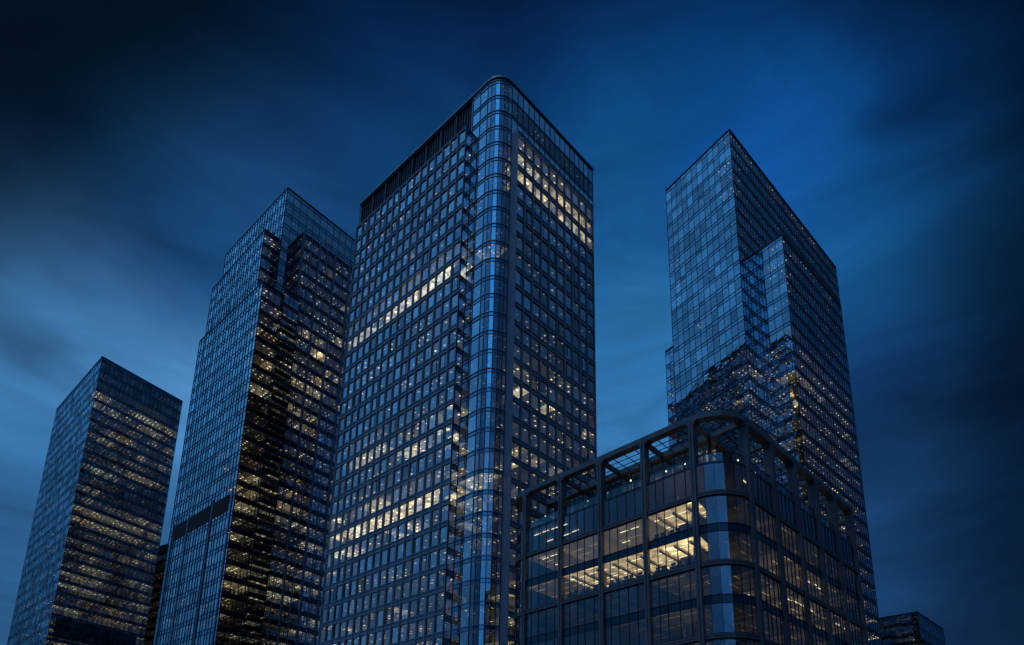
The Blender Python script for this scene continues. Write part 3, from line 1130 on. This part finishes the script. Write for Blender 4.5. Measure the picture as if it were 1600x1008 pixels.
# thin glazing bars in the openings
for base, u, ss in ((X5, L5, sL), (X5, R5, sR)):
    for i in range(len(ss) - 1):
        F = Face(base + u * ss[i], base + u * ss[i + 1], inn)
        mb = MB()
        for j in range(1, 4):
            x = F.len * j / 4
            mb.bar(F.P(x, ZP - 0.62, -0.7), F.P(x, ZP - 0.62, -INS - 0.05), 0.07, 0.09)
        for d in (-1.7, -2.8):
            mb.bar(F.P(0.25, ZP - 0.55, d), F.P(F.len - 0.25, ZP - 0.55, d), 0.07, 0.08)
        mb.build('rooflight_bars', ['dark'], B5.root)
# terrace floor, balustrade, recessed penthouse
mb = MB(); mb.prism(inset_ring(ring, 0.12), ZT5 - 0.25, ZT5 - 0.02)
mb.build('terrace', ['soffit'], B5.root)
bal = MB()
rb = inset_ring(ring, 0.22)
for i in range(len(rb)):
    a, b = rb[i], rb[(i + 1) % len(rb)]
    F = Face(a, b, inn)
    n = max(1, round(F.len / 1.3))
    for j in range(n):
        s0, s1 = F.len * j / n + 0.02, F.len * (j + 1) / n - 0.02
        bal.quad([F.P(s0, ZT5), F.P(s1, ZT5), F.P(s1, ZT5 + 1.15), F.P(s0, ZT5 + 1.15)], 1, 0, 1.0)
        bal.box(F, s0 - 0.03, s0 + 0.01, ZT5 - 0.02, ZT5 + 1.2, -0.05, 0.02, 0)
bal.sweep(rb, ZT5 + 1.15, ZT5 + 1.22, -0.04, 0.04, inn, 0, True)
bal.build('balustrade', ['dark', 'glassC'], B5.root)
rp = inset_ring(ring, INS + 0.5)
pw = MB(); pf = MB()
for i in range(len(rp)):
    a, b = rp[i], rp[(i + 1) % len(rp)]
    F = Face(a, b, inn)
    n = max(1, round(F.len / 1.6))
    for j in range(n):
        s0, s1 = F.len * j / n, F.len * (j + 1) / n
        m_ = (F.p0 + F.p1) / 2 if n == 1 else F.p0 + F.u * (s0 + s1) / 2
        t = (m_ - X5)
        v = 0.25 * random.random()
        if abs(t.dot(L5)) < 20 and hsh(3, int(t.dot(L5) / 3), int(t.dot(R5) / 3)) > 0.35:
            v += random.choice((0.0, 0.3, 0.6, 2.2))
        pw.quad([F.P(s0, ZT5, -2.2), F.P(s1, ZT5, -2.2), F.P(s1, ZP - 0.8, -2.2), F.P(s0, ZP - 0.8, -2.2)], 0, v * 1.3, 1,
                [(s0 + i * 3, 0), (s1 + i * 3, 0), (s1 + i * 3, 5), (s0 + i * 3, 5)])
        pf.quad([F.P(s0, ZT5), F.P(s1, ZT5), F.P(s1, ZP - 0.8), F.P(s0, ZP - 0.8)], 1, 0, 0.6)
        pf.box(F, s0 - 0.05, s0 + 0.05, ZT5, ZP - 0.8, -0.08, 0.06, 0)
    pf.box(F, 0, F.len, ZT5 + 3.6, ZT5 + 3.8, -0.06, 0.05, 0)
pw.build('penthouse_interior', ['iwallB'], B5.root)
pf.build('penthouse_glazing', ['dark', 'glassC'], B5.root)
HULLS.append((ring, GB, ZT5))
mb = MB(); mb.prism([X5 + L5 * 11 + R5 * 11, X5 + L5 * 24 + R5 * 11, X5 + L5 * 24 + R5 * 28, X5 + L5 * 11 + R5 * 28], GB, ZP - 1)
mb.build('core', ['core'], B5.root)
B5.finish(frame_mats=('dark', 'line', 'warm', 'warm'), fname='glazing_bars', sp='span2', ceil='ceilB', wall='iwallB')
for (F, x, d, z, base) in lamps:
    mb = MB()
    mb.box(F, x - 0.55, x + 0.55, z - 0.05, z, d - 0.06, d + 0.06, 0)
    o = mb.build('ceiling_lamp', ['strip'], B5.root)

# desks by the glass of the lit storeys
def desk_mesh(F, x, z0):
    t = thing('office_desk', 'dark office desk with monitors behind the brightly lit office glass', 'desk', group='desks behind the lit office glass')
    q = F.P(x, z0, -1.0)
    t.location = q
    inv = Matrix.Translation(-Vector(q))
    def part(nm, boxes, mat):
        mb = MB()
        for bx in boxes:
            mb.box(F, *bx)
        o = mb.build(nm, [mat], t)
        o.data.transform(inv)
    part('tabletop', [(x - 0.8, x + 0.8, z0 + 0.71, z0 + 0.75, -1.5, -0.7)], 'furn')
    for sx in (-0.74, 0.7):
        part('leg', [(x + sx, x + sx + 0.05, z0, z0 + 0.71, -1.45, -0.75)], 'furn')
    for sx in (-0.38, 0.38):
        part('monitor', [(x + sx - 0.28, x + sx + 0.28, z0 + 0.9, z0 + 1.25, -0.98, -0.94),
                         (x + sx - 0.03, x + sx + 0.03, z0 + 0.75, z0 + 0.95, -0.97, -0.92)], 'furn')


for bay, zf in ((0, ZB[1]), (0, ZB[1] + FHB), (1, ZB[1]), (2, ZB[1])):
    F = Face(X5 + L5 * sL[bay], X5 + L5 * sL[bay + 1], inn)
    for k in range(3):
        desk_mesh(F, 1.2 + 2.0 * k, zf + 0.3)
        # floor slab under the desks
    mb = MB(); mb.box(F, 0.02, F.len - 0.02, zf + 0.12, zf + 0.28, -8.9, -0.2)
    mb.build('floor_slab', ['core'], B5.root)
    for x, dd in ((F.len * 0.32, 3.1), (F.len * 0.80, 5.6)):
        mb = MB(); mb.box(F, x - 0.22, x + 0.22, zf + 0.28, zf + FHB - 0.3, -dd - 0.44, -dd, 0)
        mb.build('inner_column', ['plaster'], B5.root)
    for k in range(3):
        x = F.len * (0.2 + 0.3 * k)
        mb = MB(); mb.box(F, x - 0.16, x + 0.16, zf + FHB - 0.78, zf + FHB - 0.52, -8.6, -0.7, 0)
        mb.build('ceiling_duct', ['plaster'], B5.root)

# terrace lamps and shrubs
def lamp_thing(q):
    t = thing('terrace_lamp', 'small warm globe lamp glowing on the roof terrace behind the balustrade', 'lamp', group='globe lamps on the roof terrace')
    t.location = q
    mb = MB()
    for i in range(6):
        for j in range(10):
            def sp_(i, j):
                a, b = PI * i / 6, 2 * PI * j / 10
                return (0.10 * math.sin(a) * math.cos(b), 0.10 * math.sin(a) * math.sin(b), 1.9 + 0.10 * math.cos(a))
            mb.quad([sp_(i, j), sp_(i + 1, j), sp_(i + 1, j + 1), sp_(i, j + 1)])
    mb.build('globe', ['globe'], t)
    mb = MB(); mb.bar((0, 0, 0), (0, 0, 1.75), 0.05, 0.05)
    mb.build('post', ['dark'], t)


def shrub(q, h):
    t = thing('potted_shrub', 'dark leafy shrub in a grey pot on the roof terrace', 'shrub', group='potted shrubs on the roof terrace')
    t.location = q
    mb = MB()
    n = 10
    pr = [(0.0, 0.26), (0.5, 0.36), (0.55, 0.36)]
    for k in range(2):
        for j in range(n):
            a, b = 2 * PI * j / n, 2 * PI * (j + 1) / n
            mb.quad([(pr[k][1] * math.cos(a), pr[k][1] * math.sin(a), pr[k][0]), (pr[k][1] * math.cos(b), pr[k][1] * math.sin(b), pr[k][0]),
                     (pr[k + 1][1] * math.cos(b), pr[k + 1][1] * math.sin(b), pr[k + 1][0]), (pr[k + 1][1] * math.cos(a), pr[k + 1][1] * math.sin(a), pr[k + 1][0])])
    mb.build('pot', ['pot'], t)
    mb = MB()
    for _ in range(420):
        v = Vector((random.gauss(0, 1), random.gauss(0, 1), random.gauss(0, 1))).normalized() * (random.random() ** 0.4)
        c = Vector((v.x * 0.55, v.y * 0.55, 0.6 + h * 0.5 + v.z * h * 0.5))
        e1 = Vector((random.gauss(0, 1), random.gauss(0, 1), random.gauss(0, 1))).normalized() * 0.10
        e2 = e1.cross(Vector((random.gauss(0, 1), random.gauss(0, 1), random.gauss(0, 1)))).normalized() * 0.05
        mb.quad([tuple(c - e1), tuple(c + e2), tuple(c + e1), tuple(c - e2)])
    mb.build('foliage', ['leaf'], t)


FT = Face(X5 + L5 * RR5, X5 + L5 * (LL - RR5), inn)
FTr = Face(X5 + R5 * RR5, X5 + R5 * (RL - RR5), inn)
for x in (2.2, 4.6, 9.5, 13.2, 16.4, 20.8, 23.4):
    lamp_thing(FT.P(x, ZT5 + random.uniform(-0.2, 0.6), -1.3 - random.random()))
for x in (1.2, 2.6, 5.2):
    lamp_thing(FTr.P(x, ZT5, -1.6))
for x in (1.0, 6.6, 8.2, 11.0, 12.0, 15.0, 19.0):
    shrub(FT.P(x, ZT5, -0.9 - random.random() * 0.4), random.uniform(1.1, 2.0))

build_windows()

# ================================================================== ground
def flat(name, pts, z, mat):
    mb = MB()
    mb.quad([(p[0], p[1], z) for p in pts])
    o = mb.build(name, [mat])
    o['kind'] = 'structure'
    return o


flat('ground', [(-6000, -6000), (6000, -6000), (6000, 6000), (-6000, 6000)], -0.012, 'ground')
flat('plaza', [(-260, 30), (220, 30), (220, 330), (-260, 330)], -0.004, 'plaza')

# ================================================================== sky and light
W = bpy.data.worlds.new('World')
S.world = W
W.use_nodes = True
nt = W.node_tree
nt.nodes.clear()
out = nt.nodes.new('ShaderNodeOutputWorld')
bg = nt.nodes.new('ShaderNodeBackground')
tc = nt.nodes.new('ShaderNodeTexCoord')
SUN_EL, SUN_AZ = math.radians(3.0), math.radians(-128.0)
sky = nt.nodes.new('ShaderNodeTexSky')
sky.sky_type = 'NISHITA'
sky.sun_disc = False
sky.sun_elevation = SUN_EL
sky.sun_rotation = SUN_AZ
sky.air_density = 1.0
sky.dust_density = 0.3
sky.ozone_density = 4.0

# dusk sky patches, those out of view added for the glass reflections: azimuth (deg, 0 = straight ahead, + right), elevation (deg), linear colour, sharpness, weight
SKY_PATCHES = [
    (-44.1, 47.3, (0.0001, 0.0004, 0.0012), 260, 1),
    (-28.2, 53.9, (0.0002, 0.0008, 0.0025), 260, 1),
    (-34.4, 45.6, (0.0004, 0.0014, 0.0042), 260, 1),
    (-42.9, 39.4, (0.0004, 0.0018, 0.0048), 260, 1),
    (-34.8, 36.9, (0.0027, 0.0107, 0.0820), 260, 1),
    (-31.6, 33.3, (0.0963, 0.3061, 0.6626), 260, 1),
    (-41.1, 30.5, (0.0577, 0.2016, 0.4549), 260, 1),
    (-38.7, 20.4, (0.0263, 0.1104, 0.2795), 260, 1),
    (-24.4, 48.9, (0.0058, 0.0361, 0.1290), 260, 1),
    (-28.5, 43.7, (0.0164, 0.0972, 0.2929), 260, 1),
    (-13.3, 51.6, (0.0064, 0.0654, 0.2138), 260, 1),
    (-15.4, 55.8, (0.0002, 0.0018, 0.0473), 260, 1),
    (0.4, 57.5, (0.0014, 0.0031, 0.0281), 260, 1),
    (6.3, 54.0, (0.0037, 0.0617, 0.2368), 260, 1),
    (11.6, 48.5, (0.0096, 0.0941, 0.2872), 260, 1),
    (11.4, 37.8, (0.0240, 0.1622, 0.4241), 260, 1),
    (10.6, 32.1, (0.0405, 0.1952, 0.4805), 260, 1),
    (20.0, 53.3, (0.0019, 0.0402, 0.1704), 260, 1),
    (26.1, 51.8, (0.0079, 0.1266, 0.5097), 260, 1),
    (32.8, 48.0, (0.0068, 0.1166, 0.4721), 260, 1),
    (29.7, 54.6, (0.0002, 0.0013, 0.0054), 260, 1),
    (38.1, 50.8, (0.0010, 0.0014, 0.0061), 260, 1),
    (44.1, 48.3, (0.0001, 0.0004, 0.0014), 260, 1),
    (42.8, 43.6, (0.0001, 0.0007, 0.0023), 260, 1),
    (37.8, 47.6, (0.0003, 0.0034, 0.0331), 260, 1),
    (35.6, 44.6, (0.0109, 0.1444, 0.5330), 260, 1),
    (34.9, 41.0, (0.0109, 0.1101, 0.2899), 260, 1),
    (41.4, 37.5, (0.0002, 0.0012, 0.0037), 260, 1),
    (34.0, 35.3, (0.0071, 0.0507, 0.1914), 260, 1),
    (39.6, 28.0, (0.0009, 0.0010, 0.0034), 260, 1),
    (33.7, 27.5, (0.0055, 0.0285, 0.0913), 260, 1),
    (38.7, 21.8, (0.0025, 0.0163, 0.0636), 260, 1),
    (32.0, 21.4, (0.0120, 0.0636, 0.1948), 260, 1),
    (36.1, 14.6, (0.0055, 0.0209, 0.0646), 260, 1),
    (-48.6, 44.8, (0.0001, 0.0004, 0.0012), 260, 1),
    (-47.7, 40.9, (0.0011, 0.0029, 0.0173), 260, 1),
    (-46.7, 36.4, (0.0005, 0.0023, 0.0065), 260, 1),
    (-39.6, 53.4, (0.0001, 0.0004, 0.0010), 260, 1),
    (-16.4, 59.9, (0.0016, 0.0086, 0.0147), 260, 1),
    (13.9, 60.4, (0.0016, 0.0074, 0.0336), 260, 1),
    (32.0, 56.6, (0.0008, 0.0010, 0.0042), 260, 1),
    (42.6, 52.6, (0.0004, 0.0004, 0.0016), 260, 1),
    (48.3, 46.2, (0.0012, 0.0004, 0.0012), 260, 1),
    (47.4, 41.3, (0.0014, 0.0036, 0.0108), 260, 1),
    (45.8, 34.9, (0.0024, 0.0115, 0.0332), 260, 1),
    (44.2, 26.9, (0.0023, 0.0101, 0.0324), 260, 1),
    (43.0, 19.8, (0.0031, 0.0133, 0.0361), 260, 1),
    (38.7, 41.2, (0.0003, 0.0032, 0.0107), 260, 1),
    (40.9, 46.7, (0.0002, 0.0012, 0.0042), 260, 1),
    (-38.3, 34.4, (0.0632, 0.2270, 0.5172), 260, 1),
    (-37.7, 27.3, (0.0316, 0.1354, 0.3306), 260, 1),
    (-30.3, 39.6, (0.0013, 0.0536, 0.1700), 260, 1),
    (-86.0, 48.0, (0.0648, 0.2874, 0.6867), 12, 0.06),  # out of view from here on: added to set what the facades mirror
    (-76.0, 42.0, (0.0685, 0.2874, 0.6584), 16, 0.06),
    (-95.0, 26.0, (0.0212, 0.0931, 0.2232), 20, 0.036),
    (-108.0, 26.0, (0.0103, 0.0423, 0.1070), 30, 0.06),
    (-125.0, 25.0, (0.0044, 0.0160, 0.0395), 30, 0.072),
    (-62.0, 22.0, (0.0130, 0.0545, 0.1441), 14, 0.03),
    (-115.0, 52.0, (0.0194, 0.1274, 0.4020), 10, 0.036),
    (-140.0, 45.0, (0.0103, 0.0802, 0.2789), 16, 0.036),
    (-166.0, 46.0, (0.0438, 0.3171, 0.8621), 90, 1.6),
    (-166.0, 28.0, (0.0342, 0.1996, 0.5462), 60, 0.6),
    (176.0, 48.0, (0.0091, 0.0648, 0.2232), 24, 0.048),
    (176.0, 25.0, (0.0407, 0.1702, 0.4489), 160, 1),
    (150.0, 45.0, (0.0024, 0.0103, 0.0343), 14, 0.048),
    (148.0, 22.0, (0.0024, 0.0080, 0.0212), 30, 0.072),  # dark and low, standing in for unseen buildings behind the camera
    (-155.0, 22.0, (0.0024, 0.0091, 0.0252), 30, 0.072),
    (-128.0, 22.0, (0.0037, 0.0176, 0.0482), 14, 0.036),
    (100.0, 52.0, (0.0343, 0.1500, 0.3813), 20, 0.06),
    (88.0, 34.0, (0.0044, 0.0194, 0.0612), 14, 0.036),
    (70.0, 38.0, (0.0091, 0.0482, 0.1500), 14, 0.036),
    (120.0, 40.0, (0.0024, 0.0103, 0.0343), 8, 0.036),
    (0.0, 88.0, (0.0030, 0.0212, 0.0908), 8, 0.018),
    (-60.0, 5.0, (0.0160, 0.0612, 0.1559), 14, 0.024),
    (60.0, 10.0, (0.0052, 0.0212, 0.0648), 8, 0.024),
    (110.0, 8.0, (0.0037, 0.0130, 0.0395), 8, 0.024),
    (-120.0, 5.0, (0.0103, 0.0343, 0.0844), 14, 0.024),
]


# streaky wind-blown distortion of the directions
nm = N(nt, 'ShaderNodeVectorMath', operation='NORMALIZE')
L(nt, tc.outputs['Generated'], nm.inputs[0])
mp = N(nt, 'ShaderNodeMapping')
mp.inputs['Rotation'].default_value = (0.2, 0.45, 0.3)
mp.inputs['Scale'].default_value = (1.0, 1.6, 2.6)
L(nt, nm.outputs[0], mp.inputs[0])
n1 = N(nt, 'ShaderNodeTexNoise')
n1.inputs['Scale'].default_value = 2.6
n1.inputs['Detail'].default_value = 5
n1.inputs['Distortion'].default_value = 0.35
L(nt, mp.outputs[0], n1.inputs['Vector'])
sub = N(nt, 'ShaderNodeVectorMath', operation='SUBTRACT')
L(nt, n1.outputs['Color'], sub.inputs[0])
sub.inputs[1].default_value = (0.5, 0.5, 0.5)
ma = N(nt, 'ShaderNodeVectorMath', operation='MULTIPLY_ADD')
L(nt, sub.outputs[0], ma.inputs[0])
ma.inputs[1].default_value = (0.10, 0.10, 0.10)
L(nt, nm.outputs[0], ma.inputs[2])
nd = N(nt, 'ShaderNodeVectorMath', operation='NORMALIZE')
L(nt, ma.outputs[0], nd.inputs[0])
dirv = nd.outputs[0]
csum = None
wsum = None
for (a, e, c, k, wt) in SKY_PATCHES:
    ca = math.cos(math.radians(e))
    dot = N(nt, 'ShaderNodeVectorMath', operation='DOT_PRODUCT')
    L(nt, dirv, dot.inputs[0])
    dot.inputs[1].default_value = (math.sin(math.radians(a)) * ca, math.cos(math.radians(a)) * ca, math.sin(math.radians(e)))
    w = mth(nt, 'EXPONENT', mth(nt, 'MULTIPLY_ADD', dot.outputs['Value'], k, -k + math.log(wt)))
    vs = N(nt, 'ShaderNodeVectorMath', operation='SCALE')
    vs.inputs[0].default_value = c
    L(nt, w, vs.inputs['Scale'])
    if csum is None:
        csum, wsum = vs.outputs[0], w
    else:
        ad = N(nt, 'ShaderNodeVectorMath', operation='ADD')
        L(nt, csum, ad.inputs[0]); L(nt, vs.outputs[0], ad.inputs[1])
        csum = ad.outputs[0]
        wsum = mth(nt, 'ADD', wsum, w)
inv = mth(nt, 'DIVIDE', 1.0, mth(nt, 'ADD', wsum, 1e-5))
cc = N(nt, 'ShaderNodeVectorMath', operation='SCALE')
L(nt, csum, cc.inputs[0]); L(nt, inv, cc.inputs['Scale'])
mp2 = N(nt, 'ShaderNodeMapping')
mp2.inputs['Rotation'].default_value = (0.1, 0.5, -0.2)
mp2.inputs['Scale'].default_value = (1.0, 1.2, 4.0)
L(nt, nm.outputs[0], mp2.inputs[0])
n2 = N(nt, 'ShaderNodeTexNoise')
n2.inputs['Scale'].default_value = 3.4
n2.inputs['Detail'].default_value = 9
n2.inputs['Roughness'].default_value = 0.58
n2.inputs['Distortion'].default_value = 0.8
L(nt, mp2.outputs[0], n2.inputs['Vector'])
mr = N(nt, 'ShaderNodeMapRange')
L(nt, n2.outputs[0], mr.inputs[0])
mr.inputs[1].default_value = 0.25; mr.inputs[2].default_value = 0.75
mr.inputs[3].default_value = 0.68; mr.inputs[4].default_value = 1.32
c2 = N(nt, 'ShaderNodeVectorMath', operation='SCALE')
L(nt, cc.outputs[0], c2.inputs[0]); L(nt, mr.outputs[0], c2.inputs['Scale'])
WISPS = [
    (-41.81, 30.89, 2200, 0.22),
    (-40.36, 30.57, 3000, 0.26),
    (-38.84, 31.46, 5000, 0.2),
    (36.26, 47.34, 1500, 0.30),
    (38.79, 47.60, 1200, 0.30),
    (34.14, 47.02, 2500, 0.20),
]
for (a, e, k, amt) in WISPS:
    ca = math.cos(math.radians(e))
    dot = N(nt, 'ShaderNodeVectorMath', operation='DOT_PRODUCT')
    L(nt, dirv, dot.inputs[0])
    dot.inputs[1].default_value = (math.sin(math.radians(a)) * ca, math.cos(math.radians(a)) * ca, math.sin(math.radians(e)))
    w = mth(nt, 'EXPONENT', mth(nt, 'MULTIPLY_ADD', dot.outputs['Value'], k, -k))
    c3 = N(nt, 'ShaderNodeVectorMath', operation='SCALE')
    L(nt, c2.outputs[0], c3.inputs[0])
    L(nt, mth(nt, 'MULTIPLY_ADD', w, -amt, 1.0), c3.inputs['Scale'])
    c2 = c3
# the faint twilight of the clear sky behind the clouds
sk = N(nt, 'ShaderNodeVectorMath', operation='SCALE')
L(nt, sky.outputs[0], sk.inputs[0])
sk.inputs['Scale'].default_value = 0.00006
tot = N(nt, 'ShaderNodeVectorMath', operation='ADD')
hs = N(nt, 'ShaderNodeVectorMath', operation='MULTIPLY')
hs.inputs[1].default_value = (0.95, 0.97, 0.93)
L(nt, c2.outputs[0], hs.inputs[0])
L(nt, hs.outputs[0], tot.inputs[0]); L(nt, sk.outputs[0], tot.inputs[1])
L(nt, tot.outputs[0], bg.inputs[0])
bg.inputs[1].default_value = 1.0
L(nt, bg.outputs[0], out.inputs[0])

sl = bpy.data.lights.new('sky_fill', 'SUN')  # added high blue fill standing for sky glow, brightens the left faces
sl.energy = 0.50
sl.angle = math.radians(25)
sl.color = (0.42, 0.62, 1.0)
so = bpy.data.objects.new('sky_fill', sl)
COL.objects.link(so)
sd = Vector((math.sin(SUN_AZ) * 0.31, math.cos(SUN_AZ) * 0.31, 0.95))
so.rotation_euler = sd.to_track_quat('Z', 'Y').to_euler()

S.view_settings.view_transform = 'Standard'
S.view_settings.look = 'None'
S.view_settings.exposure = 0.0
S.view_settings.gamma = 1.0
S.cycles.max_bounces = 8
S.cycles.transparent_max_bounces = 12
S.cycles.glossy_bounces = 4
S.cycles.diffuse_bounces = 2
S.cycles.use_denoising = True
S.cycles.sample_clamp_indirect = 4.0
S.cycles.caustics_reflective = False
